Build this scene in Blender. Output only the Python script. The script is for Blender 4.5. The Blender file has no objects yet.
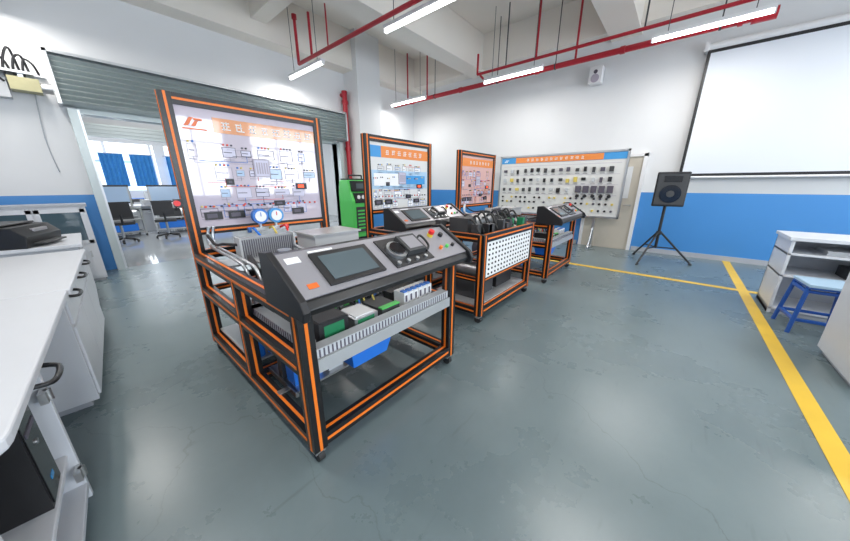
import bpy, math, random
from mathutils import Matrix, Vector
K=0.867
random.seed(3)
sc=bpy.context.scene
try:
    sc.view_settings.view_transform='Standard'; sc.view_settings.exposure=-0.30
except Exception: pass

# ---------------------------------------------------------------- materials
MATS={}
def mat(name,col,rough=0.5,metal=0.0,emit=0.0,coat=0.0,noise=0.0,nscale=8.0,bump=0.0,spec=0.5):
    m=bpy.data.materials.new(name); m.use_nodes=True
    nt=m.node_tree; p=nt.nodes['Principled BSDF']
    c=(col[0],col[1],col[2],1)
    p.inputs['Base Color'].default_value=c
    p.inputs['Roughness'].default_value=rough
    p.inputs['Metallic'].default_value=metal
    p.inputs['Specular IOR Level'].default_value=spec
    p.inputs['Coat Weight'].default_value=coat
    if emit>0:
        p.inputs['Emission Color'].default_value=c
        p.inputs['Emission Strength'].default_value=emit
    if noise>0 or bump>0:
        tc=nt.nodes.new('ShaderNodeTexCoord'); n=nt.nodes.new('ShaderNodeTexNoise')
        n.inputs['Scale'].default_value=nscale; n.inputs['Detail'].default_value=5
        nt.links.new(tc.outputs['Object'],n.inputs['Vector'])
        if noise>0:
            r=nt.nodes.new('ShaderNodeMapRange')
            r.inputs['To Min'].default_value=1-noise; r.inputs['To Max'].default_value=1+noise
            nt.links.new(n.outputs['Fac'],r.inputs['Value'])
            v=nt.nodes.new('ShaderNodeVectorMath'); v.operation='SCALE'
            v.inputs[0].default_value=col
            nt.links.new(r.outputs['Result'],v.inputs['Scale'])
            nt.links.new(v.outputs['Vector'],p.inputs['Base Color'])
        if bump>0:
            b=nt.nodes.new('ShaderNodeBump'); b.inputs['Strength'].default_value=bump; b.inputs['Distance'].default_value=0.01
            nt.links.new(n.outputs['Fac'],b.inputs['Height']); nt.links.new(b.outputs['Normal'],p.inputs['Normal'])
    MATS[name]=m; return m

mat('wall_white',(0.75,0.76,0.77),0.6,noise=0.04,nscale=1.2)
mat('wall_blue',(0.06,0.26,0.62),0.45,noise=0.04,nscale=1.5)
mat('ceiling_white',(0.86,0.81,0.74),0.8,noise=0.04,nscale=1.0)
mat('frame_black',(0.010,0.010,0.011),0.3)
mat('orange',(0.90,0.20,0.015),0.4)
mat('black',(0.018,0.018,0.02),0.4)
mat('blackgloss',(0.012,0.012,0.014),0.12)
mat('dark',(0.05,0.052,0.055),0.5,noise=0.2)
mat('panel_pale',(0.62,0.55,0.62),0.05,coat=0.8,spec=0.8)
mat('panel_white',(0.74,0.74,0.72),0.2,coat=.3)
mat('peg_white',(0.86,0.86,0.85),0.35)
mat('panel_red',(0.70,0.42,0.38),0.12,coat=0.4)
mat('console_grey',(0.36,0.35,0.38),0.28,metal=0.3)
mat('alu',(0.62,0.64,0.66),0.3,metal=0.9)
mat('fin_grey',(0.40,0.41,0.42),0.4,metal=0.4)
mat('box_grey',(0.55,0.56,0.57),0.4)
mat('tray',(0.55,0.56,0.57),0.35,metal=0.5,noise=0.06)
mat('duct',(0.56,0.58,0.60),0.5)
mat('ink_red',(0.75,0.08,0.05),0.5)
mat('ink_dk',(0.10,0.09,0.12),0.5)
mat('ink_grey',(0.42,0.38,0.45),0.5)
mat('ink_blue',(0.05,0.20,0.60),0.5)
mat('ink_white',(0.9,0.9,0.9),0.5)
mat('bandblue',(0.06,0.32,0.68),0.3)
mat('bandorange',(0.85,0.27,0.06),0.3)
mat('bandorange_washed',(0.80,0.38,0.20),0.08,coat=.6)  # orange header band, paled by a reflection wash mixed into its colour
mat('title_orange',(0.80,0.16,0.03),0.3)
mat('lightblue',(0.45,0.64,0.82),0.3)
mat('skyblock',(0.42,0.56,0.74),0.15)
mat('paleblock',(0.60,0.58,0.70),0.3)
mat('led',(1.0,0.08,0.02),0.4,emit=1.5)
mat('screen_on',(0.10,0.13,0.145),0.1)
mat('blue_plastic',(0.02,0.20,0.75),0.35)
mat('green_plastic',(0.10,0.62,0.12),0.35)
mat('red_paint',(0.45,0.015,0.03),0.35)
mat('red_plastic',(0.8,0.02,0.02),0.3)
mat('yellow_plastic',(0.8,0.6,0.05),0.4)
mat('copper',(0.75,0.36,0.2),0.3,metal=0.9)
mat('desk_white',(0.68,0.70,0.74),0.3,noise=0.02)
mat('desk_edge',(0.42,0.44,0.48),0.4)
mat('lamp_tube',(1.0,1.0,1.0),0.4,emit=9.0)
mat('lamp_body',(0.80,0.80,0.81),0.4)
mat('screen_cloth',(0.74,0.78,0.84),0.8)
mat('door_beige',(0.55,0.50,0.42),0.5)
mat('pcb',(0.02,0.22,0.09),0.4)
mat('blue_steel',(0.02,0.10,0.42),0.35)
mat('glass_dark',(0.08,0.13,0.16),0.06)
mat('curtain',(0.05,0.26,0.60),0.8,noise=0.2)
mat('steel',(0.5,0.5,0.5),0.35,metal=0.9)
mat('yellow_line',(0.78,0.50,0.04),0.45,noise=0.15,nscale=5)
mat('rubber',(0.03,0.03,0.03),0.7)
mat('cable_yellow',(0.70,0.55,0.12),0.5)
mat('motor_case',(0.45,0.42,0.24),0.5,noise=.15)
mat('shutter',(0.46,0.51,0.51),0.35,metal=0.4,noise=0.05)

def floor_mat():
    m=bpy.data.materials.new('floor_epoxy'); m.use_nodes=True
    nt=m.node_tree; N=nt.nodes; L=nt.links; p=N['Principled BSDF']
    tc=N.new('ShaderNodeTexCoord')
    n=N.new('ShaderNodeTexNoise'); n.inputs['Scale'].default_value=0.9; n.inputs['Detail'].default_value=8; n.inputs['Roughness'].default_value=0.65
    L.new(tc.outputs['Object'],n.inputs['Vector'])
    r=N.new('ShaderNodeValToRGB')
    r.color_ramp.elements[0].position=0.3; r.color_ramp.elements[0].color=(0.128,0.172,0.184,1)
    r.color_ramp.elements[1].position=0.72; r.color_ramp.elements[1].color=(0.172,0.222,0.234,1)
    L.new(n.outputs['Fac'],r.inputs['Fac'])
    nd=N.new('ShaderNodeTexNoise'); nd.inputs['Scale'].default_value=2.2; nd.inputs['Detail'].default_value=6
    L.new(tc.outputs['Object'],nd.inputs['Vector'])
    mx=N.new('ShaderNodeVectorMath'); mx.operation='MULTIPLY_ADD'
    mx.inputs[1].default_value=(0.5,0.5,0.5)
    L.new(nd.outputs['Color'],mx.inputs[0]); L.new(tc.outputs['Object'],mx.inputs[2])
    vo=N.new('ShaderNodeTexVoronoi'); vo.feature='DISTANCE_TO_EDGE'; vo.inputs['Scale'].default_value=0.36
    L.new(mx.outputs['Vector'],vo.inputs['Vector'])
    cr=N.new('ShaderNodeMapRange'); cr.inputs['From Min'].default_value=0.0; cr.inputs['From Max'].default_value=0.0016
    cr.inputs['To Min'].default_value=0.75; cr.inputs['To Max'].default_value=1.0
    L.new(vo.outputs['Distance'],cr.inputs['Value'])
    mp=N.new('ShaderNodeMapping'); mp.inputs['Scale'].default_value=(1.0,9.0,1.0); mp.inputs['Rotation'].default_value=(0,0,0.6)
    L.new(tc.outputs['Object'],mp.inputs['Vector'])
    n2=N.new('ShaderNodeTexNoise'); n2.inputs['Scale'].default_value=2.5; n2.inputs['Detail'].default_value=3
    L.new(mp.outputs['Vector'],n2.inputs['Vector'])
    sc2=N.new('ShaderNodeMapRange'); sc2.inputs['From Min'].default_value=0.64; sc2.inputs['From Max'].default_value=0.76
    sc2.inputs['To Min'].default_value=1.0; sc2.inputs['To Max'].default_value=0.82
    L.new(n2.outputs['Fac'],sc2.inputs['Value'])
    mu=N.new('ShaderNodeMath'); mu.operation='MULTIPLY'
    L.new(cr.outputs['Result'],mu.inputs[0]); L.new(sc2.outputs['Result'],mu.inputs[1])
    vs=N.new('ShaderNodeVectorMath'); vs.operation='SCALE'
    L.new(r.outputs['Color'],vs.inputs[0]); L.new(mu.outputs['Value'],vs.inputs['Scale'])
    L.new(vs.outputs['Vector'],p.inputs['Base Color'])
    rr=N.new('ShaderNodeMapRange'); rr.inputs['To Min'].default_value=0.20; rr.inputs['To Max'].default_value=0.36
    L.new(n.outputs['Fac'],rr.inputs['Value']); L.new(rr.outputs['Result'],p.inputs['Roughness'])
    p.inputs['Specular IOR Level'].default_value=0.6
    b=N.new('ShaderNodeBump'); b.inputs['Strength'].default_value=0.10; b.inputs['Distance'].default_value=0.01
    n3=N.new('ShaderNodeTexNoise'); n3.inputs['Scale'].default_value=5; L.new(tc.outputs['Object'],n3.inputs['Vector'])
    L.new(n3.outputs['Fac'],b.inputs['Height']); L.new(b.outputs['Normal'],p.inputs['Normal'])
    MATS['floor_epoxy']=m
floor_mat()
mat('floor_tile',(0.34,0.37,0.39),0.08,noise=0.05)

# ---------------------------------------------------------------- builder
class B:
    def __init__(s): s.v=[];s.f=[];s.mi=[];s.mats=[];s.M=Matrix.Identity(4);s.sm=[]
    def m(s,n):
        if n not in s.mats: s.mats.append(n)
        return s.mats.index(n)
    def add(s,vs,fs,mn,smooth=False):
        o=len(s.v); i=s.m(mn)
        for v in vs: s.v.append(s.M@Vector(v))
        for f in fs: s.f.append([o+k for k in f]); s.mi.append(i); s.sm.append(smooth)
    def box(s,x0,x1,y0,y1,z0,z1,mn,c=0.0):
        if x0>x1:x0,x1=x1,x0
        if y0>y1:y0,y1=y1,y0
        if z0>z1:z0,z1=z1,z0
        s.add([(x0,y0,z0),(x1,y0,z0),(x1,y1,z0),(x0,y1,z0),(x0,y0,z1),(x1,y0,z1),(x1,y1,z1),(x0,y1,z1)],
              [(0,3,2,1),(4,5,6,7),(0,1,5,4),(1,2,6,5),(2,3,7,6),(3,0,4,7)],mn)
    def cb(s,x,y,z,sx,sy,sz,mn): s.box(x-sx/2,x+sx/2,y-sy/2,y+sy/2,z-sz/2,z+sz/2,mn)
    def prism(s,prof,x0,x1,mn):
        n=len(prof)
        vs=[(x0,a,b) for a,b in prof]+[(x1,a,b) for a,b in prof]
        fs=[tuple(range(n))[::-1],tuple(range(n,2*n))]+[(i,(i+1)%n,n+(i+1)%n,n+i) for i in range(n)]
        s.add(vs,fs,mn)
    def poly(s,pts,z0,z1,mn):
        n=len(pts)
        vs=[(a,b,z0) for a,b in pts]+[(a,b,z1) for a,b in pts]
        fs=[tuple(range(n))[::-1],tuple(range(n,2*n))]+[(i,(i+1)%n,n+(i+1)%n,n+i) for i in range(n)]
        s.add(vs,fs,mn)
    def cyl(s,p,q,r,mn,n=12,r2=None,cap=True):
        p=Vector(p);q=Vector(q);d=(q-p)
        if d.length<1e-6:return
        d.normalize(); a=d.orthogonal().normalized(); b=d.cross(a)
        if r2 is None:r2=r
        vs=[]
        for k in range(n):
            t=2*math.pi*k/n; e=a*math.cos(t)+b*math.sin(t); vs.append(p+e*r)
        for k in range(n):
            t=2*math.pi*k/n; e=a*math.cos(t)+b*math.sin(t); vs.append(q+e*r2)
        s.add(vs,[(k,(k+1)%n,n+(k+1)%n,n+k) for k in range(n)],mn,True)
        if cap: s.add(vs,[tuple(range(n))[::-1],tuple(range(n,2*n))],mn)
    def tube(s,pts,r,mn,n=8,sub=6):
        P=[Vector(p) for p in pts]
        out=[]
        for i in range(len(P)-1):
            p0=P[max(i-1,0)];p1=P[i];p2=P[i+1];p3=P[min(i+2,len(P)-1)]
            for k in range(sub):
                t=k/sub
                out.append(0.5*((2*p1)+(p2-p0)*t+(2*p0-5*p1+4*p2-p3)*t*t+(3*p1-p0-3*p2+p3)*t**3))
        out.append(P[-1])
        vs=[];up=None
        for i,c in enumerate(out):
            d=(out[min(i+1,len(out)-1)]-out[max(i-1,0)]).normalized()
            a=d.orthogonal().normalized() if up is None else (up-d*up.dot(d)).normalized()
            up=a;b=d.cross(a)
            for k in range(n):
                t=2*math.pi*k/n; vs.append(c+(a*math.cos(t)+b*math.sin(t))*r)
        fs=[]
        for i in range(len(out)-1):
            for k in range(n): fs.append((i*n+k,i*n+(k+1)%n,(i+1)*n+(k+1)%n,(i+1)*n+k))
        fs+= [tuple(range(n))[::-1],tuple(range((len(out)-1)*n,len(out)*n))]
        s.add(vs,fs,mn,True)
    def ext(s,p,q,w=0.078,sw=0.017,col='frame_black',st='orange'):
        p=list(p);q=list(q); ax=max(range(3),key=lambda i:abs(p[i]-q[i]))
        h=w/2; lo=[min(p[i],q[i])-(0 if i==ax else h) for i in range(3)]; hi=[max(p[i],q[i])+(0 if i==ax else h) for i in range(3)]
        s.box(lo[0],hi[0],lo[1],hi[1],lo[2],hi[2],col)
        e=0.003; g=sw/2
        oth=[i for i in range(3) if i!=ax]
        for i in oth:
            j=[k for k in oth if k!=i][0]
            l2=list(lo);h2=list(hi)
            l2[i]-=e;h2[i]+=e; c=(p[j]+q[j])/2
            l2[j]=c-g;h2[j]=c+g
            s.box(l2[0],h2[0],l2[1],h2[1],l2[2],h2[2],st)
    def obj(s,name,parent=None,loc=(0,0,0),rotz=0,bevel=0):
        me=bpy.data.meshes.new(name)
        me.from_pydata([tuple(v*K) for v in s.v],[],s.f)
        for n in s.mats: me.materials.append(MATS[n])
        for i,p in enumerate(me.polygons): p.material_index=s.mi[i]; p.use_smooth=s.sm[i]
        me.update()
        o=bpy.data.objects.new(name,me); sc.collection.objects.link(o)
        o.location=Vector(loc)*K; o.rotation_euler=(0,0,rotz)
        if parent: o.parent=parent
        if bevel>0:
            md=o.modifiers.new('bevel','BEVEL'); md.width=bevel*K; md.segments=2; md.limit_method='ANGLE'; md.angle_limit=math.radians(50)
        return o
def empty(name,loc=(0,0,0),rotz=0):
    e=bpy.data.objects.new(name,None); sc.collection.objects.link(e)
    e.location=Vector(loc)*K; e.rotation_euler=(0,0,rotz); e.empty_display_size=0.1
    return e

# ---------------------------------------------------------------- room
XB=8.35; YL=7.7; YR=-6.5; XL=-3.2; ZC=5.35; BAND=1.34
ZT=ZC-.01
b=B(); b.box(XL-.2,XB+.2,YR-.2,YL,-0.1,0,'floor_epoxy'); b.obj('floor')
b=B(); b.box(XL-1,XB+.2,YL,16.4,-0.1,0,'floor_tile'); b.obj('floor_adjoining')
b=B(); b.box(XL-.2,XB+.2,YR-.2,YL+.25,ZC,ZC+.2,'ceiling_white')
b.obj('ceiling')
ZB=4.5
bk=1
for y0,y1 in ((4.75,5.25),(1.2,1.75),(-2.5,-2.0)):
    b=B(); b.box(XL,XB,y0,y1,ZB,ZC,'ceiling_white'); b.obj('trim_%d'%bk); bk+=1
b=B(); b.box(XL,XB,YL-.42,YL,4.45,ZC,'ceiling_white'); b.obj('trim_%d'%bk); bk+=1
b=B(); b.box(XB-.4,XB,YR,YL,4.55,ZC,'ceiling_white'); b.obj('trim_%d'%bk); bk+=1
for x0 in (3.05,-1.0):
    b=B(); b.box(x0,x0+.3,YR,YL,4.75,ZC,'ceiling_white'); b.obj('trim_%d'%bk); bk+=1
b=B(); b.box(XB,XB+.2,YR-.2,YL+.2,BAND,ZC,'wall_white'); b.box(XB,XB+.2,YR-.2,YL+.2,0,BAND,'wall_blue'); b.obj('wall_back')
DX0,DX1,DZ=0.27,5.10,2.72
b=B()
for z0,z1,mn in ((0,BAND,'wall_blue'),(BAND,ZC,'wall_white')):
    b.box(XL-.2,DX0,YL,YL+.22,z0,z1,mn); b.box(DX1,XB,YL,YL+.22,z0,z1,mn)
b.box(DX0,DX1,YL,YL+.22,DZ,ZC,'wall_white')
b.obj('wall_left')
b=B()
for z0,z1,mn in ((0,BAND,'wall_blue'),(BAND,ZC,'wall_white')): b.box(5.5,6.3,7.1,YL,z0,z1,mn)
b.obj('trim_%d'%bk); bk+=1
b=B()
for z0,z1,mn in ((0,BAND,'wall_blue'),(BAND,ZC,'wall_white')): b.box(XL-.2,XL,YR-.2,YL,z0,z1,mn)
b.obj('wall_side')
b=B()
b.box(XL,XB,YR-.2,YR,0,1.1,'wall_blue'); b.box(XL,XB,YR-.2,YR,3.7,ZC,'wall_white')
wins=[(-2.6,0.2),(1.0,3.8),(4.6,7.6)]
xs=[XL]+[v for w in wins for v in w]+[XB]
for i in range(0,len(xs),2): b.box(xs[i],xs[i+1],YR-.2,YR,1.1,3.7,'wall_white')
b.obj('wall_front')
for k,(a,c) in enumerate(wins):
    b=B()
    for x in (a+.03,(a*2+c)/3,(a+2*c)/3,c-.03): b.box(x-.03,x+.03,YR-.12,YR-.06,1.1,3.7,'lamp_body')
    for z in (1.13,2.9,3.67): b.box(a,c,YR-.12,YR-.06,z-.03,z+.03,'lamp_body')
    b.obj('window_%d'%(k+1))
b=B()
b.box(1.2,XB-.02,-1.03,-.92,0,.003,'yellow_line'); b.box(6.02,6.13,-5.5,3.2,0,.0035,'yellow_line')
b.obj('floor_marking')
b=B(); b.box(XB-.015,XB,YR,.65,0,.1,'desk_edge'); b.box(XB-.015,XB,1.85,YL,0,.1,'desk_edge'); b.obj('baseboard_back')

# adjoining room
b=B(); b.box(XL-1,XB,16.2,16.4,0,1.3,'wall_white'); b.box(XL-1,XB,16.2,16.4,3.0,3.9,'wall_white')
for x in (-3.5,-.6,2.3,5.2,8.0): b.box(x,x+.3,16.2,16.4,1.3,3.0,'wall_white')
b.obj('wall_adjoining_far')
b=B(); b.box(XL-1.2,XL-1,YL+.22,16.4,0,3.9,'wall_white'); b.obj('wall_adjoining_left')
b=B(); b.box(XB,XB+.2,YL+.2,16.4,0,3.9,'wall_white'); b.obj('wall_adjoining_right')
b=B(); b.box(XL-1.2,XB+.2,YL+.22,16.4,3.9,4.1,'ceiling_white'); b.obj('ceiling_adjoining')
b=B()
for z0,z1,mn in ((0,1.3,'wall_blue'),(1.3,3.9,'wall_white')):
    b.box(XL-1,-.1,12.0,12.15,z0,z1,mn)
b.box(-.1,5,12.0,12.15,3.0,3.9,'wall_white')
b.obj('wall_partition')
b=B()
for i in range(7): b.box(-.1,5,11.9+.02*(i%2),11.995,2.72+i*.045,2.72+(i+1)*.045,'shutter')
b.obj('trim_%d'%bk); bk+=1
for k,x0 in enumerate((-.3,2.6,5.5)):
    b=B()
    for x in (x0,x0+1.25,x0+2.5): b.box(x-.04,x+.04,16.24,16.3,1.3,3.0,'lamp_body')
    b.box(x0,x0+2.5,16.24,16.3,2.3,2.38,'lamp_body')
    b.obj('window_%d'%(k+4))
for k,x0 in enumerate((-.35,.75,1.55,2.6)):
    b=B()
    n=10; w=.62; pts=[]
    for i in range(n+1): pts.append((x0+w*i/n,16.05+(.04 if i%2 else -.04)))
    pts2=[(x,y+.02) for x,y in pts][::-1]
    b.poly(pts+pts2,1.45,2.6,'curtain'); b.cyl((x0-.08,16.06,2.61),(x0+w+.08,16.06,2.61),.015,'steel'); b.cyl((x0+.2,16.06,2.61),(x0+.2,16.19,2.61),.012,'steel')
    b.obj('window_curtain')
def lab_table(x,y,w=1.6,d=.7,seed=0):
    rnd=random.Random(seed)
    e=empty('work_table',(x,y,0))
    b=B(); b.box(0,w,0,d,.82,.86,'desk_white')
    for px in (.05,w-.05):
        for py in (.05,d-.05): b.box(px-.02,px+.02,py-.02,py+.02,0,.82,'steel')
    b.obj('table_frame',e)
    b=B()
    b.box(.2,.75,.3,.34,.95,1.3,'black'); b.box(.42,.52,.28,.4,.86,.97,'black'); b.box(.3,.65,.2,.42,.86,.88,'black')
    b.box(.95,1.3,.2,.5,.86,1.02,rnd.choice(['dark','duct','blue_plastic'])); b.box(1.0,1.25,.1,.2,.86,.92,'desk_edge')
    b.box(1.35,1.5,.25,.45,.86,1.25,rnd.choice(['duct','dark'])); b.box(.1,.7,.1,.5,.1,.5,'dark'); b.box(.9,1.4,.2,.55,.0,.6,rnd.choice(['duct','desk_edge','dark']))
    b.obj('table_equipment',e)
def chair(x,y,r=0):
    b=B()
    b.box(-.24,.24,-.24,.24,.48,.55,'black'); b.box(-.22,.22,.2,.26,.68,1.08,'black'); b.cyl((0,.23,.5),(0,.25,.75),.025,'black')
    b.cyl((0,0,.1),(0,0,.48),.03,'steel')
    for k in range(5):
        t=k*2*math.pi/5; b.cyl((0,0,.12),(.28*math.cos(t),.28*math.sin(t),.07),.022,'black'); b.cyl((.28*math.cos(t)-.02,.28*math.sin(t),.035),(.28*math.cos(t)+.02,.28*math.sin(t),.035),.035,'rubber')
    b.obj('office_chair',None,(x,y,0),r)
for i,(x,y) in enumerate(((.35,13.3),(2.25,13.3),(.2,14.4),(2.1,14.4),(4.1,13.3),(.3,15.35),(2.3,15.35))): lab_table(x,y,seed=i)
for x,y,r in ((1.5,11.3,3.0),(.55,11.2,3.3)): chair(x,y,r)
# engine rigs in the far workshop bay
def rig(x,y,r,seed):
    rnd=random.Random(seed); e=empty('engine_test_rig',(x,y,0),r)
    b=B()
    for px in (-.42,.42):
        for py in (-.28,.28):
            b.box(px-.025,px+.025,py-.025,py+.025,.08,.85 if py<0 else 1.45,'steel'); b.cyl((px-.015,py,.04),(px+.015,py,.04),.04,'rubber')
            b.box(px-.02,px+.02,py-.02,py+.02,.04,.09,'steel')
    for z in (.14,.5,.83):
        for py in (-.28,.28): b.box(-.42,.42,py-.02,py+.02,z-.02,z+.02,'steel')
        for px in (-.42,.42): b.box(px-.02,px+.02,-.28,.28,z-.02,z+.02,'steel')
    b.obj('rig_frame',e)
    b=B(); b.box(-.45,.45,.26,.30,.95,1.5,'dark'); b.box(-.4,.4,.25,.26,1.0,1.45,'skyblock')
    b.box(-.4,.4,-.26,.26,.50,.52,'tray'); b.box(-.3,.25,-.2,.2,.52,.78,'dark'); b.cyl((.25,0,.65),(.4,0,.65),.12,'alu',16); b.box(-.25,.2,-.12,.12,.78,.9,'steel')
    b.box(-.35,.3,-.2,.2,.16,.38,rnd.choice(['blue_plastic','dark','duct']))
    for k in range(4): b.tube([(-.25+.13*k,-.12,.88),(-.22+.13*k,-.22,.98),(-.15+.1*k,-.24,.7)],.02,rnd.choice(['black','red_plastic','rubber']))
    b.obj('rig_engine',e)
rig(.65,12.55,.2,1); rig(1.85,12.6,-.15,2); rig(3.1,12.6,.1,3)

# roller shutter box over doorway + jambs
b=B()
n=9; z0=2.70; z1=3.36; h=(z1-z0)/n
for i in range(n):
    za=z0+i*h
    b.prism([(7.42,za+.012),(7.36,za+h*.5),(7.42,za+h-.012),(7.44,za+h),(7.68,za+h),(7.68,za),(7.44,za)],.14,5.22,'shutter')
b.box(.10,.14,7.34,YL-.01,2.68,3.4,'alu'); b.box(5.22,5.26,7.34,YL-.01,2.68,3.4,'alu')
b.box(.10,5.26,7.34,YL-.01,3.36,3.4,'alu')
b.obj('roller_shutter')
b=B(); b.box(.17,.27,7.55,7.95,0,2.66,'shutter'); b.box(.27,.30,7.6,7.7,0,2.66,'alu'); b.box(5.10,5.20,7.55,7.95,0,2.66,'shutter'); b.box(.27,5.10,7.70,7.95,2.62,2.72,'shutter'); b.obj('trim_%d'%bk); bk+=1
e=empty('shutter_motor',(0,0,0))
b=B(); b.box(-.30,-.02,7.4,7.62,2.80,2.97,'motor_case'); b.cyl((-.02,7.5,2.88),(.09,7.5,2.88),.07,'steel'); b.box(-1.4,.05,7.62,YL-.01,3.05,3.09,'alu'); b.box(-1.4,-.05,7.4,YL-.01,3.02,3.05,'alu')
b.box(-.2,-.15,7.45,7.69,2.95,3.05,'alu')
b.box(-.45,-.32,7.5,7.68,2.7,2.95,'duct')
b.obj('motor_body',e)
b=B()
for k in range(7):
    x=.0-.085*k
    b.tube([(x,7.6,3.08),(x-.03,7.5,3.18+.08*(k%3)),(x-.10,7.5,3.22),(x-.14,7.5,3.0),(x-.08,7.5,2.9)],.014,'black')
b.tube([(-.1,7.6,2.8),(-.15,7.62,2.2),(-.12,7.66,1.7)],.007,'desk_edge')
b.obj('motor_cables',e)

# ---------------------------------------------------------------- pipes
e=empty('sprinkler_pipe')
b=B()
b.cyl((7.45,YL-.01,4.0),(7.45,-.6,4.0),.055,'red_paint',16)
b.cyl((7.45,-.35,4.0),(7.45,-.62,4.0),.085,'red_paint',16); b.cyl((7.45,-.2,4.0),(7.45,-.26,4.0),.075,'red_paint',16)
for y in (6.9,5.1,3.0,1.35): b.cyl((7.45,y-.04,4.0),(7.45,y+.04,4.0),.068,'red_paint',16)
for y in (7.1,6.3,2.2): b.cyl((7.45,y,4.0),(7.45,y,ZT),.022,'red_paint',10)
for y in (6.0,4.0,2.6,.0): 
    b.cyl((7.45,y,4.06),(7.45,y,ZT),.010,'dark',8); b.cyl((7.45,y-.015,4.0),(7.45,y+.015,4.0),.063,'dark',12)
b.obj('main_pipe',e)
b=B()
b.cyl((7.07,4.35,4.12),(7.07,-4.0,4.12),.03,'red_paint',12); b.cyl((7.07,4.35,4.12),(7.07,4.35,4.55),.025,'red_paint',12)
b.cyl((7.07,4.3,4.12),(7.45,4.3,4.02),.025,'red_paint')
for y in (3.6,1.0,-1.5): b.cyl((7.07,y,4.12),(7.07,y,ZT),.014,'dark',8)
for y in (2.9,): b.cyl((7.07,y,4.12),(7.07,y,ZT),.022,'red_paint',8)
b.obj('branch_pipe',e)
e=empty('sprinkler_branch')
b=B()
b.cyl((3.7,6.75,4.0),(3.7,-4.0,4.0),.035,'red_paint',12)
b.cyl((3.7,6.75,4.0),(3.7,6.75,4.8),.03,'red_paint',10); b.cyl((3.7,6.2,4.0),(3.7,6.2,4.75),.025,'red_paint',10)
b.cyl((3.7,6.75,4.8),(3.7,6.75,4.88),.05,'red_paint',10)
for y in (5.6,2.5,-1.0): b.cyl((3.7,y,4.0),(3.7,y,ZT),.014,'red_paint',8)
b.obj('pipe_run',e)
b=B()
b.cyl((5.38,7.55,0),(5.38,7.55,3.9),.065,'red_paint',14); b.cyl((5.38,7.55,3.9),(5.38,YL-.005,3.9),.05,'red_paint',14)
for z in (1.2,2.5,3.7): b.cyl((5.38,7.55,z-.04),(5.38,7.55,z+.04),.085,'red_paint',14)
b.cyl((5.38,7.55,3.9),(5.38,7.55,3.98),.075,'red_paint',14)
b.obj('fire_riser_pipe')

LY=(6.68,3.4,.15,-3.1)
for x in (7.0,3.8,-.2):
    for y in LY:
        e=empty('fluorescent_lamp',(x,y,3.88))
        b=B()
        b.box(-.05,.05,-.70,.70,.02,.07,'lamp_body'); b.box(-.03,.03,-.71,-.69,-.03,.05,'lamp_body'); b.box(-.03,.03,.69,.71,-.03,.05,'lamp_body')
        for yy in (-.5,.5): b.cyl((0,yy,.07),(0,yy,ZT-3.88),.006,'dark',6)
        b.obj('housing',e)
        b=B(); b.cyl((0,-.69,-.005),(0,.69,-.005),.028,'lamp_tube',12); b.obj('tube',e)
        ld=bpy.data.lights.new('lamp_light','AREA'); ld.shape='RECTANGLE'; ld.size=.08; ld.size_y=1.2; ld.energy=34; ld.color=(1,.97,.93)
        lo=bpy.data.objects.new('tube_light',ld); sc.collection.objects.link(lo); lo.parent=e; lo.location=(0,0,-.045)

# ---------------------------------------------------------------- board graphics
def glyph(b,x,z,s,mn,rnd):
    t=.005
    for i in range(3):
        zz=z+s*(.15+.33*i)+rnd.uniform(-.04,.04)*s; a=rnd.uniform(0,.25)*s; c=rnd.uniform(.75,1)*s
        b.box(x+a,x+c,-t,0,zz-.05*s,zz+.05*s,mn)
    for i in range(2):
        xx=x+s*(.28+.4*i)+rnd.uniform(-.08,.08)*s; a=rnd.uniform(0,.3)*s; c=rnd.uniform(.7,1)*s
        b.box(xx-.05*s,xx+.05*s,-t,0,z+a,z+c,mn)
def logo(b,x,z,s,mn):
    b.add([(x,-.009,z),(x+s*.35,-.009,z),(x+s*.9,-.009,z+s*.8),(x+s*.55,-.009,z+s*.8)],[(0,1,2,3)],mn)
    b.add([(x+s*.6,-.009,z),(x+s*.95,-.009,z),(x+s*1.25,-.009,z+s*.5),(x+s*.95,-.009,z+s*.5)],[(0,1,2,3)],mn)
    b.box(x+s*.9,x+s*1.6,-.009,0,z+s*.55,z+s*.75,mn)
def rectline(b,x0,x1,z0,z1,mn,w=.006,y=-.003):
    b.box(x0,x1,y,0,z0,z0+w,mn);b.box(x0,x1,y,0,z1-w,z1,mn);b.box(x0,x0+w,y,0,z0,z1,mn);b.box(x1-w,x1,y,0,z0,z1,mn)
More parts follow.
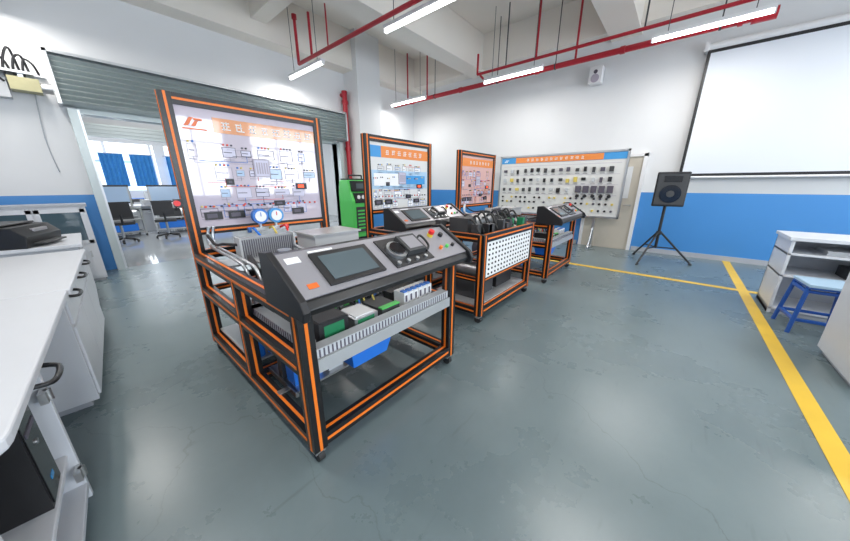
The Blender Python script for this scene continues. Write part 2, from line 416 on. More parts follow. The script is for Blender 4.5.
def graphics(b,w,h,seed,style):
    rnd=random.Random(seed)
    if style==1:
        b.box(.27,w-.03,-.003,0,h-.15,h-.035,'bandorange_washed')
        for i in range(8): glyph(b,.32+i*.105,h-.13,.078,'ink_white' ,rnd)
        logo(b,.07,h-.12,.08,'title_orange'); b.box(.06,.22,-.003,0,h-.145,h-.135,'title_orange')
    else:
        b.box(0.02,w-.02,-.003,0,h-.16,h-.02,'bandorange')
        if style==2: b.box(.02,.22,-.0045,0,h-.16,h-.02,'bandblue')
        for i in range(7): glyph(b,.30+i*.11,h-.125,.07,'ink_white',rnd)
    top=h-.2
    if style==2:
        b.box(.05,w-.05,-.003,0,top-.36,top-.12,'lightblue'); b.box(.08,w*.45,-.005,0,top-.32,top-.16,'ink_white'); b.box(w*.55,w-.1,-.005,0,top-.3,top-.18,'bandblue')
    rows=[top-.10,top-.27,top-.44,top-.60] if top>.7 else [top-.10,top-.27,top-.44,top-.58]
    centers=[]
    for zr in rows:
        x=.06
        while x<w-.16:
            ww=rnd.uniform(.06,.15); hh=rnd.uniform(.05,.10)
            if rnd.random()<.85:
                if rnd.random()<.55: b.box(x,x+ww,-.002,0,zr-hh/2,zr+hh/2,rnd.choice(['paleblock','skyblock','paleblock']) if style!=2 else 'ink_white')
                rectline(b,x,x+ww,zr-hh/2,zr+hh/2,rnd.choice(['ink_dk','ink_grey','ink_blue']),.004)
                b.box(x+.01,x+ww*.7,-.003,0,zr-.003,zr+.003,'ink_dk')
                b.box(x,x+ww*.8,-.003,0,zr-hh/2-.022,zr-hh/2-.014,'ink_grey')
                centers.append((x+ww/2,zr,hh/2))
                for q in range(int(ww/.03)):
                    b.cyl((x+.015+q*.03,-.01,zr+hh/2+.018),(x+.015+q*.03,0,zr+hh/2+.018),.008,rnd.choice(['ink_red','black','ink_dk','cable_yellow','ink_blue']),7)
            x+=ww+rnd.uniform(.025,.06)
    for (cx,cz,hh) in centers:
        mn=rnd.choice(['ink_red','ink_blue','ink_dk','ink_grey','ink_grey'])
        (tx,tz,_)=rnd.choice(centers)
        zm=max(cz-hh-.03-rnd.uniform(0,.04),.12)
        b.box(cx-.002,cx+.002,-.003,0,zm,cz-hh,mn); b.box(min(cx,tx),max(cx,tx),-.003,0,zm-.002,zm+.002,mn)
    for i in range(10):
        x0=rnd.uniform(.08,w-.3); z=rnd.uniform(.16,top-.04); b.box(x0,x0+rnd.uniform(.1,.25),-.003,0,z,z+.004,rnd.choice(['ink_grey','ink_red','ink_dk']))
    for c in range(18):
        b.cyl((.1+c*(w-.2)/17,-.012,.16),(.1+c*(w-.2)/17,0,.16),.009,rnd.choice(['ink_red','ink_dk','black']),8)
    for (x,z,ww,hh) in ((.08,.05,.13,.065),(.26,.05,.13,.065),(w-.36,.05,.12,.06),(w*.24,.48*top,.06,.05),(w*.76,top*.42,.11,.06),(w*.56,top*.2,.1,.05)):
        b.box(x,x+ww,-.015,0,z,z+hh,'black'); b.box(x+.015,x+ww*.7,-.018,0,z+.015,z+hh-.015,'led' if (x>w*.6 and z>.1) else 'ink_dk')
    b.box(w*.44,w*.56,-.012,0,top-.3,top-.14,'ink_grey'); b.box(w*.45,w*.55,-.014,0,top-.29,top-.15,'paleblock')
    for q in range(5): b.box(w*.46+q*.022,w*.46+q*.022+.012,-.016,0,top-.27,top-.17,'ink_grey')

def console(e,x0,x1,y=0.0,z=0.0,D=.27):
    b=B()
    pr=[(0,0),(-.02,.035),(.0,.07),(D,.235),(D+.07,.235),(D+.07,0.02)]
    P=[(a+y,c+z) for a,c in pr]
    b.prism(P,x0+.035,x1-.035,'frame_black')
    for xa,xb in ((x0,x0+.035),(x1-.035,x1)):
        q=[(-.03,-.01),(-.045,.04),(-.02,.085),(D-.01,.26),(D+.08,.25),(D+.08,-.01)]
        b.prism([(a+y,c+z) for a,c in q],xa,xb,'black')
    b.obj('console_shell',e,bevel=.006)
    rise=.165
    L=math.hypot(D,rise); ang=math.atan2(rise,D)
    b=B(); b.M=Matrix.Translation((x0+.035,y+.0,z+.07))@Matrix.Rotation(ang,4,'X')
    W=x1-x0-.07
    b.box(0,W,.012,L,.0,.006,'console_grey')
    b.box(.15,.50,.045,L-.045,.006,.018,'black'); b.box(.185,.465,.07,L-.075,.018,.021,'screen_on')
    b.box(.58,.92,.035,L-.035,.006,.014,'black'); b.cyl((.67,.16,.014),(.67,.16,.035),.07,'alu',20); b.cyl((.67,.16,.035),(.67,.16,.045),.052,'blackgloss',20)
    b.box(.72,.88,.10,.25,.014,.055,'dark'); b.box(.74,.86,.12,.23,.055,.058,'console_grey'); b.tube([(.88,.2,.03),(.93,.22,.05),(.95,.14,.03),(.9,.1,.02)],.008,'rubber')
    for k in range(4): b.cyl((.61+.08*k,.06,.014),(.61+.08*k,.06,.028),.013,'alu',10)
    b.cyl((W-.20,.24,.006),(W-.20,.24,.03),.022,'yellow_plastic',14); b.cyl((W-.20,.24,.03),(W-.20,.24,.055),.022,'red_plastic',14)
    b.cyl((W-.10,.22,.006),(W-.10,.22,.03),.018,'black',12)
    for k in range(3): b.cyl((W-.22+.07*k,.10,.006),(W-.22+.07*k,.10,.026),.013,('orange','green_plastic','black')[k],12)
    b.box(.03,.10,L-.08,L-.04,.006,.009,'ink_white'); b.box(.16,.3,L-.03,L-.018,.006,.009,'ink_white'); b.box(.05,.1,.06,.09,.006,.009,'title_orange')
    b.obj('console_controls',e)

def board(e,w,z0,z1,y,seed,style,x0=0):
    h=z1-z0
    b=B(); pm={1:'panel_pale',2:'panel_white',3:'panel_red'}[style]
    b.box(x0+.04,x0+w-.04,y-.01,y+.02,z0,z1,pm)
    b.obj('display_panel',e)
    b=B(); b.M=Matrix.Translation((x0+.05,y-.01,z0+.01)); graphics(b,w-.1,h-.03,seed,style); b.obj('panel_graphics',e)

def caster(b,x,y):
    b.cyl((x,y,.08),(x,y,.13),.02,'steel',8); b.box(x-.03,x+.03,y-.025,y+.025,.06,.09,'steel'); b.cyl((x-.018,y,.038),(x+.018,y,.038),.038,'rubber',14)

def trainer(name,loc,W,D,H,style,seed,full=True):
    e=empty(name,loc)
    b=B(); w=.08; h=w/2
    for x in (h,W-h):
        b.ext((x,h,.09),(x,h,.93)); b.ext((x,D-h,.09),(x,D-h,H)); b.ext((x,D*.48,.16),(x,D*.48,.90))
        b.ext((x,w,.14),(x,D-w,.14)); b.ext((x,w,.90),(x,D-w,.90)); b.ext((x,w,.60),(x,D-w,.60))
    for y in (h,D-h):
        b.ext((w,y,.14),(W-w,y,.14)); b.ext((w,y,.60),(W-w,y,.60),w=.05,sw=.012)
    b.ext((w,D-h,.92),(W-w,D-h,.92)); b.ext((w,D*.48,.14),(W-w,D*.48,.14))
    b.ext((w,D-h,H-h),(W-w,D-h,H-h)); b.ext((w,D-h,1.12),(W-w,D-h,1.12),w=.06)
    b.obj('frame',e)
    b=B()
    for x in (h,W-h):
        for y in (h,D-h): caster(b,x,y)
    b.obj('casters',e)
    board(e,W,1.15,H-.08,D-.05,seed,style)
    console(e,-.03,W+.02,y=-.10,z=.94)
    b=B()
    b.box(.06,W-.06,.06,D*.5,.615,.63,'tray'); b.box(.06,W-.06,D*.52,D-.08,.20,.215,'tray')
    b.box(.08,W-.08,.02,.09,.63,.69,'duct'); b.box(.08,.14,.12,D*.48,.63,.69,'duct'); b.box(.08,W-.08,D*.44,D*.48,.63,.69,'duct')
    b.box(.08,W-.08,.0,.012,.565,.64,'tray')
    for k in range(44): b.box(.10+k*(W-.22)/43,.108+k*(W-.22)/43,.017,.02,.64,.685,'ink_dk')
    for k in range(24): b.box(.077,.08,.14+k*.03,.148+k*.03,.64,.685,'ink_dk')
    b.obj('component_tray',e)
    b=B(); rnd=random.Random(seed+5)
    b.box(.17,.36,.13,.32,.63,.76,'black'); b.box(.18,.35,.14,.31,.76,.764,'dark'); b.box(.2,.33,.128,.13,.66,.74,'pcb')
    b.box(.40,.58,.12,.32,.63,.71,'alu'); b.box(.42,.56,.14,.3,.71,.716,'ink_white'); b.box(.42,.55,.118,.12,.64,.70,'pcb')
    b.box(.62,.78,.12,.34,.63,.70,'dark'); b.box(.62,.78,.12,.16,.70,.71,'green_plastic')
    for k in range(6): b.box(.84+k*.052,.885+k*.052,.13,.24,.63,.75,'ink_white'); b.box(.845+k*.052,.88+k*.052,.14,.18,.75,.76,'ink_blue'); b.box(.85+k*.052,.87+k*.052,.129,.13,.68,.73,'ink_dk')
    b.box(.84,1.16,.27,.36,.63,.72,'black')
    b.box(.22,1.15,.5,.54,.63,.65,'alu')
    for k in range(17): b.box(.24+k*.053,.28+k*.053,.47,.57,.65,.72,rnd.choice(['black','duct','ink_blue','green_plastic','cable_yellow','black']))
    for k in range(18):
        x=.15+k*.055; z=rnd.uniform(.74,.86); b.tube([(x,rnd.uniform(.3,.4),.70),(x+.03,.43,z),(x+rnd.uniform(.0,.1),.52,.72)],.007,rnd.choice(['black','red_plastic','ink_blue','cable_yellow','black','duct']))
    b.box(.15,.5,D*.5-.14,D*.5-.02,.63,.86,'dark')
    b.box(.2,.5,.62,.76,.63,.70,'alu'); b.box(.6,1.05,.62,.76,.63,.78,'black')
    for k in range(5): b.cyl((.64+k*.09,.69,.78),(.64+k*.09,.69,.81),.025,'alu',10)
    b.obj('electrical_components',e)
    b=B()
    X0,X1,Y0,Y1=.34,.70,.10,.38
    b.add([(X0+.04,Y0+.04,.37),(X1-.04,Y0+.04,.37),(X1-.04,Y1-.04,.37),(X0+.04,Y1-.04,.37),(X0,Y0,.55),(X1,Y0,.55),(X1,Y1,.55),(X0,Y1,.55)],
          [(0,3,2,1),(0,1,5,4),(1,2,6,5),(2,3,7,6),(3,0,4,7),(4,5,6,7)],'blue_plastic')
    b.box(X0-.02,X1+.02,Y0-.02,Y1+.02,.54,.565,'blue_plastic')
    for xx in (X0+.02,X1-.04):
        for yy in (Y0+.03,Y1-.05): b.box(xx,xx+.02,yy,yy+.02,.56,.62,'steel')
    b.obj('blue_bin',e)
    b=B(); zf=.215
    b.cyl((.75,D-.55,zf+.15),(1.05,D-.55,zf+.15),.13,'alu',20); b.cyl((.68,D-.55,zf+.15),(.75,D-.55,zf+.15),.15,'dark',20); b.cyl((1.05,D-.55,zf+.15),(1.12,D-.55,zf+.15),.09,'steel',16)
    b.box(.78,1.02,D-.62,D-.48,zf,zf+.05,'dark')
    b.cyl((.3,D-.7,zf+.14),(.3,D-.3,zf+.14),.135,'ink_dk',18); b.box(.22,.38,D-.62,D-.38,zf,zf+.03,'steel')
    for k in range(4): b.cyl((.13+.09*k,D*.52+.06,zf),(.13+.09*k,D*.52+.06,zf+.14),.035,'blue_plastic',12); b.cyl((.13+.09*k,D*.52+.06,zf+.14),(.13+.09*k,D*.52+.06,zf+.18),.02,'ink_white',10)
    b.box(.12,.60,.62,.68,.20,.46,'dark')
    b.box(.12,.52,.42,.84,.185,.20,'steel'); b.box(.14,.34,.48,.60,.20,.38,'blue_plastic'); b.box(.15,.33,.475,.48,.3,.36,'ink_white'); b.box(.38,.5,.46,.58,.2,.33,'duct')
    b.box(.11,.13,.42,.84,.16,.20,'steel'); b.box(.04,.14,.5,.54,.18,.19,'steel')
    b.obj('compressor_group',e)
    b=B()
    b.box(.20,.60,D-.62,D-.54,.94,1.10,'fin_grey')
    for k in range(24): b.box(.207+k*.0165,.213+k*.0165,D-.625,D-.62,.95,1.09,'ink_dk')
    b.box(.185,.2,D-.64,D-.52,.93,1.11,'box_grey'); b.box(.60,.615,D-.64,D-.52,.93,1.11,'box_grey')
    b.box(.06,W-.06,D-.75,D-.5,.925,.94,'tray')
    b.box(.72,1.18,D-.78,D-.45,.94,1.07,'box_grey'); b.box(.70,1.2,D-.8,D-.43,1.07,1.085,'tray')
    b.box(.25,.55,D-1.05,D-.75,.925,.94,'tray'); b.cyl((.4,D-.9,.94),(.4,D-.9,1.0),.10,'black',18); b.cyl((.4,D-.9,1.0),(.4,D-.9,1.03),.05,'alu',14)
    b.box(.65,1.15,D-1.15,D-.85,.80,.93,'dark'); b.box(.06,W-.06,D-1.2,D-1.15,.86,.9,'frame_black'); b.box(.06,W-.06,D-.85,D-.80,.86,.9,'frame_black')
    b.box(.25,.55,D-1.18,D-1.05,.90,.925,'tray')
    b.obj('condenser_unit',e)
    b=B()
    b.tube([(.25,D-.6,.94),(.2,D-.9,.85),(.22,D-1.1,.7),(.35,D-.9,.5),(.4,D-.6,.36)],.022,'black')
    b.tube([(.6,D-.6,1.0),(.66,D-.9,.9),(.7,D-.9,.65),(.85,D-.6,.48)],.016,'alu')
    b.tube([(.15,.95,.7),(.17,.9,.9),(.2,1.1,.98),(.22,D-.7,.95)],.02,'black')
    b.tube([(.12,1.1,.34),(.2,1.2,.5),(.5,1.15,.52),(.8,1.2,.45),(.9,D-.6,.35)],.014,'rubber')
    b.tube([(.3,.8,.66),(.32,.95,.8),(.6,1.0,.86),(.9,.95,.75)],.02,'dark')
    b.tube([(.9,D-.55,.4),(.95,D-.8,.55),(1.1,D-.9,.75),(1.0,D-.7,.93)],.012,'copper')
    b.tube([(.2,.7,.3),(.5,.75,.42),(.7,.9,.34),(.75,1.1,.3)],.012,'copper')
    b.tube([(.16,.6,.36),(.2,.7,.5),(.16,.95,.55),(.14,1.2,.4)],.015,'black')
    # silver refrigerant lines running down beside the left upright
    for k,dx in enumerate((.11,.145)):
        b.tube([(dx+.02,D-.12,1.16),(dx,D-.12,1.08),(dx,D-.16,1.0),(dx,D-.35-.06*k,.985),(dx,D-.75-.1*k,.975),(dx+.01,D-.9-.1*k,.93),(dx+.02,D-.92-.1*k,.75),(dx+.04,D-.8,.6),(dx+.1,D-.7,.42)],.012,'alu',10,8)
    b.tube([(.09,D-.2,1.1),(.10,D-.35,1.04),(.12,D-.5,1.06),(.2,D-.58,1.05)],.012,'black')
    b.obj('hoses',e)
    if full:
        b=B(); z=1.225
        for k,(x,mn) in enumerate(((.51,'ink_blue'),(.65,'red_plastic'))):
            b.cyl((x,D-.24,z),(x,D-.19,z),.068,'ink_blue' if k==0 else 'bandblue',20); b.cyl((x,D-.247,z),(x,D-.24,z),.048,'ink_white',20); b.cyl((x,D-.2,z-.06),(x,D-.2,z-.11),.015,'alu',8); b.box(x-.003,x+.003,D-.25,D-.247,z,z+.035,mn)
        b.box(.42,.74,D-.225,D-.175,1.09,1.125,'alu')
        b.cyl((.40,D-.2,1.107),(.43,D-.2,1.107),.025,'ink_blue'); b.cyl((.73,D-.2,1.107),(.76,D-.2,1.107),.025,'red_plastic')
        b.cyl((.58,D-.2,1.11),(.58,D-.08,1.11),.01,'steel')
        b.tube([(.46,D-.2,1.1),(.43,D-.27,1.12),(.5,D-.42,.95)],.01,'blue_plastic'); b.tube([(.67,D-.2,1.1),(.70,D-.3,1.12),(.67,D-.42,.95)],.01,'red_plastic'); b.tube([(.58,D-.2,1.1),(.58,D-.3,1.12),(.6,D-.42,.95)],.01,'cable_yellow')
        b.obj('manifold_gauges',e)
        b=B(); b.box(-.05,.0,D-.08,D-.03,1.33,1.39,'black'); b.cyl((-.04,D-.08,1.36),(-.04,D-.12,1.36),.022,'red_plastic',12); b.obj('emergency_stop',e)
    return e
trainer('training_bench',(.53,1.24,0),1.30,1.87,2.17,1,11)
trainer('training_bench',(4.48,1.34,0),1.32,1.77,2.09,3,23,False)

e=empty('electrical_display_trainer',(2.43,2.42,0))
W,D,H=1.30,.72,2.11
b=B(); h=.04
for x in (h,W-h):
    b.ext((x,h,.09),(x,h,.93)); b.ext((x,D-h,.09),(x,D-h,H)); b.ext((x,.08,.14),(x,D-.08,.14)); b.ext((x,.08,.9),(x,D-.08,.9))
for y in (h,D-h): b.ext((.08,y,.14),(W-.08,y,.14)); b.ext((.08,y,.9),(W-.08,y,.9))
b.ext((.08,D-h,H-h),(W-.08,D-h,H-h)); b.ext((.08,D-h,1.15),(W-.08,D-h,1.15),w=.06)
b.obj('frame',e)
b=B()
for x in (h,W-h):
    for y in (h,D-h): caster(b,x,y)
b.obj('casters',e)
board(e,W,1.18,H-.08,D-.05,31,2)
console(e,-.02,W+.02,y=-.02,z=.97)
b=B(); b.box(.05,W-.05,.05,D-.05,.18,.2,'tray'); b.box(.2,.6,.15,.5,.2,.45,'dark'); b.box(.7,1.1,.2,.5,.2,.5,'alu'); b.obj('lower_tray',e)

e=empty('powertrain_test_bench',(2.60,1.43,0))
W,D,H=1.38,.82,1.0
b=B()
for x in (h,W-h):
    for y in (h,D-h): b.ext((x,y,.09),(x,y,H))
    b.ext((x,.08,.14),(x,D-.08,.14)); b.ext((x,.08,H-h),(x,D-.08,H-h)); b.ext((x,.08,.50),(x,D-.08,.50),w=.05,sw=.012)
for y in (h,D-h): b.ext((.08,y,.14),(W-.08,y,.14)); b.ext((.08,y,H-h),(W-.08,y,H-h)); b.ext((.08,y,.50),(W-.08,y,.50),w=.05,sw=.012)
b.obj('frame',e)
b=B()
for x in (h,W-h):
    for y in (h,D-h): caster(b,x,y)
b.obj('casters',e)
b=B(); b.box(.08,W-.08,.012,.03,.525,.93,'peg_white')
for r in range(7):
    for c in range(15):
        x=.15+c*(W-.30)/14; z=.56+r*.054
        b.cyl((x,.004,z),(x,.012,z),.0125,'black',8)
b.obj('socket_panel',e)
b=B(); b.box(.06,W-.06,.06,D-.06,H-.05,H-.03,'tray')
rnd=random.Random(9)
b.cyl((.35,.4,H+.06),(.75,.4,H+.06),.1,'steel',18); b.cyl((.75,.4,H+.06),(.95,.4,H+.06),.13,'dark',18,r2=.08); b.box(.15,.33,.3,.55,H-.03,H+.14,'dark')
b.box(.4,.9,.3,.5,H-.03,H,'steel'); b.cyl((.95,.4,H+.06),(1.2,.4,H+.06),.03,'steel'); b.cyl((1.2,.4,H+.06),(1.24,.4,H+.06),.11,'dark',18); b.box(1.17,1.22,.35,.45,H-.03,H,'steel')
for k in range(22):
    x=rnd.uniform(.12,1.25);y=rnd.choice([.12,.2,.62,.68]); hh=rnd.uniform(.05,.14); b.cb(x,y,H-.03+hh/2,rnd.uniform(.05,.12),.08,hh,rnd.choice(['black','dark','alu','pcb','dark','black']))
for k in range(11):
    x=.12+.105*k; b.tube([(x,.13,H),(x+.05,.25,H+.12+.04*(k%3)),(x+.12,.4,H+.1),(x+.1,.6,H)],.012,rnd.choice(['black','rubber','black','rubber']))
b.obj('transmission_assembly',e)
b=B(); b.box(.06,W-.06,.06,D-.06,.18,.195,'tray'); b.box(.2,.65,.2,.6,.195,.42,'dark'); b.box(.75,1.2,.2,.55,.195,.38,'black'); b.cyl((.4,.2,.5),(.4,.6,.5),.09,'alu'); b.obj('lower_components',e)

# ---------------------------------------------------------------- wall demonstration board
e=empty('demonstration_board',(8.02,2.5,0))
MB=Matrix(((0,1,0,0),(-1,0,0,0),(0,0,1,0),(0,0,0,1)))
Wd=3.05; z0,z1=.74,2.26
b=B(); b.M=MB@Matrix.Translation((-Wd/2,0,0))
b.box(0,Wd,0,.03,z0,z1,'panel_white')
for a,c in ((0,.04),(Wd-.04,Wd)): b.box(a,c,-.02,.04,z0,z1,'alu')
for a,c in ((z0,z0+.04),(z1-.04,z1)): b.box(0,Wd,-.02,.04,a,c,'alu')
for x in (.5,Wd-.5):
    b.box(x-.03,x+.03,.03,.08,.03,z1-.1,'alu'); b.box(x-.03,x+.03,-.28,.18,.0,.04,'alu'); b.cyl((x,-.2,.03),(x,.04,.5),.015,'alu')
b.obj('board_stand',e)
b=B(); b.M=MB@Matrix.Translation((-Wd/2,0,0)); rnd=random.Random(77)
b.box(.04,Wd-.04,-.006,0,z1-.2,z1-.05,'bandblue'); b.box(.45,Wd-.5,-.008,0,z1-.195,z1-.055,'bandorange')
logo(b,.12,z1-.17,.08,'ink_white')
b.M=b.M@Matrix.Translation((0,-.008,0))
for i in range(12): glyph(b,.75+i*.12,z1-.165,.08,'ink_white',rnd)
b.M=MB@Matrix.Translation((-Wd/2,0,0))
for r,zr in enumerate((1.86,1.62,1.38)):
    for c in range(15):
        x=.18+c*.185+rnd.uniform(-.02,.02)
        if r<2 or c<10:
            b.cb(x,-.02,zr+rnd.uniform(-.02,.02),rnd.uniform(.05,.09),.04,rnd.uniform(.06,.12),rnd.choice(['black','black','dark','cable_yellow','dark','ink_dk','duct']))
        b.box(x-.05,x+.05,-.002,0,zr-.10,zr-.09,'ink_dk')
for zr in (1.5,1.74,1.98,1.26): b.box(.12,Wd-.12,-.002,0,zr,zr+.006,'ink_grey')
for r,zr in enumerate((.90,1.06,1.18)):
    for c in range(22):
        if rnd.random()<.8:
            x=.15+c*.13; b.cyl((x,-.04,zr),(x,0,zr),.026,rnd.choice(['black','black','ink_dk','black','cable_yellow']),10)
for c in range(5): 
    x=2.05+c*.17; b.box(x,x+.12,-.05,0,1.32,1.48,'ink_dk'); b.cyl((x+.06,-.05,1.24),(x+.06,0,1.24),.04,'black',12)
b.obj('board_components',e)

DY=.40
b=B(); b.box(XB-.04,XB-.005,.32+DY,1.35+DY,0,2.12,'door_beige')
b.box(XB-.07,XB-.005,.27+DY,.34+DY,0,2.17,'lamp_body'); b.box(XB-.07,XB-.005,1.33+DY,1.40+DY,0,2.17,'lamp_body'); b.box(XB-.07,XB-.005,.27+DY,1.40+DY,2.11,2.18,'lamp_body')
b.cyl((XB-.1,.42+DY,1.05),(XB-.1,.55+DY,1.05),.012,'steel'); b.cyl((XB-.1,.42+DY,1.05),(XB-.03,.42+DY,1.05),.012,'steel')
b.box(XB-.05,XB-.03,.5+DY,1.15+DY,1.2,1.9,'wall_white')
b.obj('door_1')
b=B()
y0,y1=.09,-3.75
b.cyl((8.22,y0+.05,3.95),(8.22,y1-.05,3.95),.06,'lamp_body',16)
b.box(8.20,8.215,y1,y0,1.66,3.95,'black'); b.box(8.195,8.20,y1+.05,y0-.05,1.72,3.84,'screen_cloth')
b.cyl((8.207,y0,1.65),(8.207,y1,1.65),.022,'lamp_body',12)
for y in (y0+.02,y1-.02): b.box(8.16,XB-.01,y-.03,y+.03,3.88,4.03,'lamp_body')
b.obj('projection_screen')
b=B(); b.box(8.12,XB-.03,1.80,2.06,3.70,4.04,'lamp_body'); b.cyl((8.11,1.93,3.93),(8.12,1.93,3.93),.04,'ink_dk',16); b.cyl((8.11,1.93,3.80),(8.12,1.93,3.80),.085,'ink_grey',16); b.box(XB-.03,XB-.002,1.85,2.0,3.8,3.95,'steel')
b.obj('wall_loudspeaker',bevel=.02)

e=empty('pa_speaker',(7.35,.17,0),math.radians(10))
b=B()
b.poly([(-.20,-.245),(-.20,.245),(.18,.17),(.18,-.17)],1.11,1.73,'black')
b.obj('cabinet',e,bevel=.02)
b=B(); b.box(-.212,-.201,-.215,.215,1.15,1.69,'dark'); b.cyl((-.225,0,1.34),(-.212,0,1.34),.16,'blackgloss',24); b.cyl((-.228,0,1.34),(-.225,0,1.34),.06,'dark',20); b.box(-.22,-.212,-.13,.13,1.55,1.66,'blackgloss')
b.obj('grille',e)
b=B(); b.cyl((0,0,.28),(0,0,1.115),.025,'black'); b.cyl((0,0,.55),(0,0,.62),.045,'black')
for k in range(3):
    t=k*2*math.pi/3+.5; c,s=math.cos(t),math.sin(t)
    b.cyl((.03*c,.03*s,.60),(.58*c,.58*s,.03),.018,'black'); b.cyl((.02*c,.02*s,.30),(.32*c,.32*s,.30),.012,'black'); b.cyl((.56*c,.56*s,.025),(.61*c,.61*s,.012),.024,'rubber',r2=.012)
b.obj('tripod',e)

e=empty('refrigerant_service_machine',(4.82,6.6,0),math.radians(0))
b=B()
b.prism([(-.30,.15),(-.32,1.1),(-.2,1.35),(-.15,1.62),(.24,1.62),(.30,1.3),(.30,.15)],-.31,.31,'green_plastic')
b.obj('body',e,bevel=.03)
b=B()
b.box(-.22,.22,-.335,-.29,.3,.95,'dark') 
for k in range(6): b.box(-.19,.19,-.34,-.33,.38+k*.09,.42+k*.09,'green_plastic')
b.box(-.24,.24,-.34,-.22,1.05,1.3,'black'); b.box(-.26,.26,-.26,-.12,1.34,1.60,'black'); b.box(-.14,.14,-.265,-.2,1.41,1.54,'screen_on')
for k in range(3): b.cyl((-.14+.14*k,-.35,1.2),(-.14+.14*k,-.33,1.2),.05,'ink_white',14)
b.box(-.28,.28,-.1,.2,1.62,1.66,'black'); b.cyl((-.2,-.05,1.74),(.2,-.05,1.74),.02,'black'); b.cyl((-.2,-.05,1.62),(-.2,-.05,1.74),.02,'black'); b.cyl((.2,-.05,1.62),(.2,-.05,1.74),.02,'black')
b.box(-.31,.31,-.3,.3,.1,.16,'black')
for x in (-.29,.29): b.cyl((x-.02,.2,.1),(x+.02,.2,.1),.1,'rubber',18); b.cyl((x-.02,-.22,.05),(x+.02,-.22,.05),.05,'rubber',14)
b.obj('controls',e)

# ---------------------------------------------------------------- left counters
def counter(x1,y0,y1,x0,rnd_near=True):
    r=.10
    pts=[(x0,y0)]
    if rnd_near:
        for k in range(6):
            t=-math.pi/2+k*math.pi/10; pts.append((x1-r+r*math.cos(t),y0+r+r*math.sin(t)))
    else: pts.append((x1,y0))
    pts+= [(x1,y1),(x0,y1)]
    return pts
CR=math.radians(-2.95)
e=empty('laboratory_counter',(-.152,0,0),CR)
b=B(); b.poly(counter(-.18,1.18,2.9,-1.3),.81,.85,'desk_white'); b.poly(counter(-.17,2.905,4.66,-1.3,False),.81,.85,'desk_white'); b.obj('worktop',e,bevel=.008)
b=B()
xf=-.23
b.box(-1.25,xf,1.95,1.98,0,.81,'desk_white'); b.box(-1.25,xf-.05,1.28,1.31,0,.81,'desk_white')
b.box(-1.25,xf,1.31,1.95,.06,.09,'desk_white'); b.box(-1.25,xf-.03,1.31,1.95,0,.06,'desk_edge'); b.box(-1.25,-1.22,1.3,4.6,0,.81,'desk_white')
b.box(-1.22,xf-.02,1.31,1.95,.76,.81,'desk_white'); b.box(-1.22,xf-.02,1.31,1.95,.26,.285,'desk_white')
b.box(-1.22,-.21,2.84,4.6,.05,.81,'desk_white'); b.box(-1.2,-.25,2.87,4.57,0,.05,'desk_edge')
for y in (2.86,3.44,4.02): 
    b.box(-.21,-.195,y,y+.56,.08,.60,'desk_white'); b.box(-.21,-.195,y,y+.56,.62,.79,'desk_white')
b.obj('cabinets',e,bevel=.004)
b=B()
for y in (1.68,3.0,3.6,4.2): b.tube([(-.21,y,.78),(-.155,y+.03,.77),(-.155,y+.17,.77),(-.21,y+.2,.78)],.010,'black')
for z in (.16,.60): b.box(xf-.015,xf+.008,1.88,1.95,z,z+.05,'steel'); b.cyl((xf+.008,1.92,z),(xf+.008,1.92,z+.05),.012,'steel')
b.obj('handles',e)
b=B(); b.box(-.75,-.26,1.62,1.82,.285,.70,'black'); b.box(-.265,-.255,1.635,1.805,.30,.69,'blackgloss'); b.box(-.256,-.252,1.65,1.79,.60,.62,'ink_dk'); b.cyl((-.256,1.72,.54),(-.25,1.72,.54),.012,'steel',10)
b.box(-.256,-.253,1.70,1.74,.36,.38,'bandblue')
b.tube([(-.5,1.7,.7),(-.45,1.85,.72),(-.4,1.9,.5),(-.42,1.92,.29)],.008,'ink_white')
b.obj('computer_tower',e)
e=empty('laboratory_counter',(0,0,0))
b=B(); b.box(-1.5,-.10,5.15,6.35,.81,.85,'desk_white'); b.box(-1.45,-.14,5.2,6.3,.05,.81,'desk_white'); b.box(-1.4,-.18,5.25,6.25,0,.05,'desk_edge')
for y in (5.22,5.77): b.box(-.14,-.125,y,y+.51,.08,.78,'desk_white'); b.box(-.125,-.115,y+.08,y+.3,.7,.72,'steel')
b.obj('counter_body',e,bevel=.004)
b=B()
b.prism([(-.25,0),(-.27,.12),(-.18,.22),(.22,.24),(.26,.1),(.24,0)],-.32,.32,'black')
b.box(-.22,.22,-.34,-.25,.03,.05,'dark'); b.box(-.28,.28,-.1,.2,.232,.25,'dark'); b.box(-.1,.15,-.24,-.19,.15,.19,'console_grey')
b.obj('laser_printer',None,(-.60,5.52,.85),math.radians(70),bevel=.02)
e=empty('computer_monitor',(-.98,6.05,.85),math.radians(50))
b=B(); b.box(-.3,.3,-.02,.02,.12,.5,'black'); b.box(-.28,.28,-.025,-.02,.14,.48,'blackgloss'); b.cyl((0,.03,0),(0,.03,.25),.025,'black'); b.poly([(-.14,-.08),(.14,-.08),(.1,.12),(-.1,.12)],0,.02,'black'); b.obj('monitor',e,bevel=.004)
e=empty('storage_cabinet',(-1.5,6.95,0))
b=B()
b.box(0,1.52,0,.5,.04,1.18,'desk_white'); b.box(-.02,1.54,-.02,.5,1.18,1.22,'desk_edge'); b.box(.02,1.5,.02,.5,0,.04,'desk_edge')
for k in range(3):
    x=.02+k*.5
    for a,c,z0_,z1_ in ((x,x+.05,.62,1.15),(x+.43,x+.48,.62,1.15),(x,x+.48,.62,.67),(x,x+.48,1.10,1.15)): b.box(a,c,-.02,0,z0_,z1_,'desk_white')
    b.box(x+.05,x+.43,-.008,0,.67,1.10,'glass_dark'); b.box(x,x+.48,-.02,0,.08,.58,'desk_white'); b.box(x+.40,x+.42,-.03,-.02,.4,.5,'steel')
b.obj('cabinet_body',e)

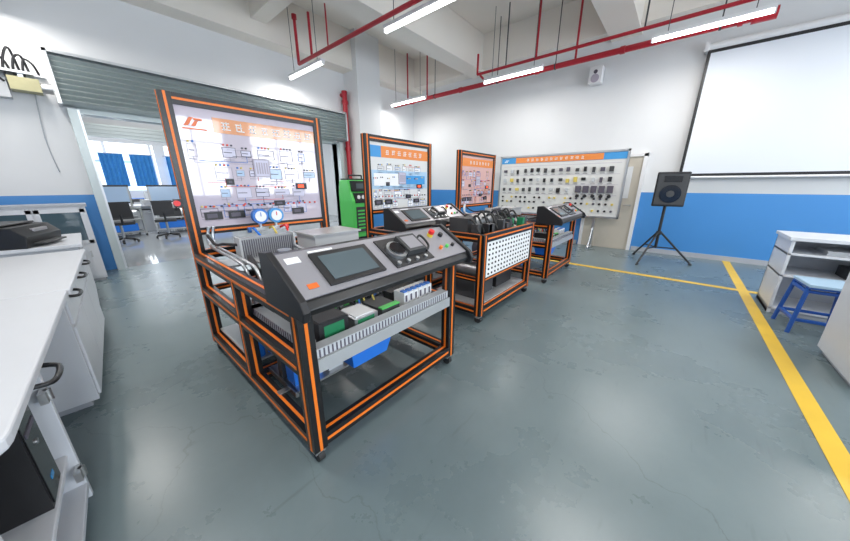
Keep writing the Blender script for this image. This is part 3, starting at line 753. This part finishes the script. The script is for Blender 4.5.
# ---------------------------------------------------------------- right desks + stool
def desk(name,x0,x1,y1,y0):
    e=empty(name,(x0,y1,0)); W=x1-x0; L=y1-y0
    b=B()
    b.box(-.02,W+.02,-L,.02,.89,.93,'desk_white')
    b.box(0,W,-.03,0,0,.89,'desk_white'); b.box(0,W,-L,-L+.03,0,.89,'desk_white'); b.box(W-.03,W,-L,0,0,.89,'desk_white')
    b.box(0,W,-L*.5,-L*.5+.03,0,.89,'desk_white')
    for z in (.05,.46,.72): b.box(0,W,-L,0,z,z+.025,'desk_white')
    b.box(.01,W,-L,0,0,.05,'desk_edge')
    b.obj('carcass',e,bevel=.004)
    b=B(); b.box(.1,.5,-L*.5+.15,-L*.5+.45,.745,.80,'dark'); b.box(.15,.45,-.9,-.5,.485,.60,'black'); b.box(.1,.5,-.7,-.3,.745,.79,'duct'); b.obj('stored_items',e)
desk('workshop_desk',5.2,5.85,-1.08,-3.2)
e=empty('workshop_desk',(0,0,0))
b=B(); b.box(3.45,4.24,-3.2,-1.22,.89,.93,'desk_white'); b.box(3.48,4.22,-3.18,-1.25,.05,.89,'desk_white'); b.box(3.5,4.18,-3.15,-1.28,0,.05,'desk_edge')
b.box(4.22,4.235,-2.2,-1.3,.1,.86,'desk_white'); b.box(4.22,4.235,-3.1,-2.25,.1,.86,'desk_white'); b.obj('carcass',e,bevel=.004)
def stool(x,y,r):
    b=B(); s=.18
    for a in (-1,1):
        for c in (-1,1):
            b.cyl((a*(s+.02),c*(s+.02),0),(a*s*.88,c*s*.88,.50),.019,'blue_steel',8)
    for z,k in ((.15,1.02),(.46,.9)):
        q=s*k
        for a in (-1,1):
            b.box(-q,q,a*q-.015,a*q+.015,z-.015,z+.015,'blue_steel'); b.box(a*q-.015,a*q+.015,-q,q,z-.015,z+.015,'blue_steel')
    b.box(-.20,.20,-.17,.17,.51,.54,'lightblue'); b.box(-.195,.195,-.165,.165,.49,.51,'blue_steel')
    b.obj('stool',None,(x,y,0),r,bevel=.004)
stool(4.80,-1.32,math.radians(5))

# ---------------------------------------------------------------- light & world
w=bpy.data.worlds.new('World'); sc.world=w; w.use_nodes=True
bg=w.node_tree.nodes['Background']; bg.inputs['Color'].default_value=(0.72,0.85,1.0,1); bg.inputs['Strength'].default_value=2.2
def area(name,loc,rot,sx,sy,en,col=(1,1,1)):
    ld=bpy.data.lights.new(name,'AREA'); ld.shape='RECTANGLE'; ld.size=sx*K; ld.size_y=sy*K; ld.energy=en; ld.color=col
    o=bpy.data.objects.new(name,ld); sc.collection.objects.link(o); o.location=Vector(loc)*K; o.rotation_euler=rot
for k,(a,c) in enumerate(wins):
    area('daylight_window',((a+c)/2,YR-.25,2.4),(math.radians(90),0,0),c-a,2.6,170,(.86,.93,1))
area('daylight_adjoining',(1.5,16.5,2.2),(math.radians(-90),0,0),7,1.7,230,(.9,.95,1))
for x,y in ((1.5,9.6),(1.5,13.5),(5.6,9.8)):  # last panel is an unseen fill light, added to brighten the room's right side
    e=empty('ceiling_and_fill_panel',(x,y,3.82)); b=B(); b.box(-1,1,-.1,.1,0,.075,'lamp_body'); b.box(-.95,.95,-.08,.08,-.01,0,'lamp_tube'); b.obj('fixture',e)
    area('adjoining_light',(x,y,3.78),(0,0,0),1.9,.2,70)

cam=bpy.data.cameras.new('Camera'); cam.sensor_width=36; cam.lens=36*287/850; cam.clip_start=.03
co=bpy.data.objects.new('Camera',cam); sc.collection.objects.link(co)
co.location=(0,0,1.5*K); co.rotation_euler=(math.radians(90-16.6),0,math.radians(-49.4)); sc.camera=co
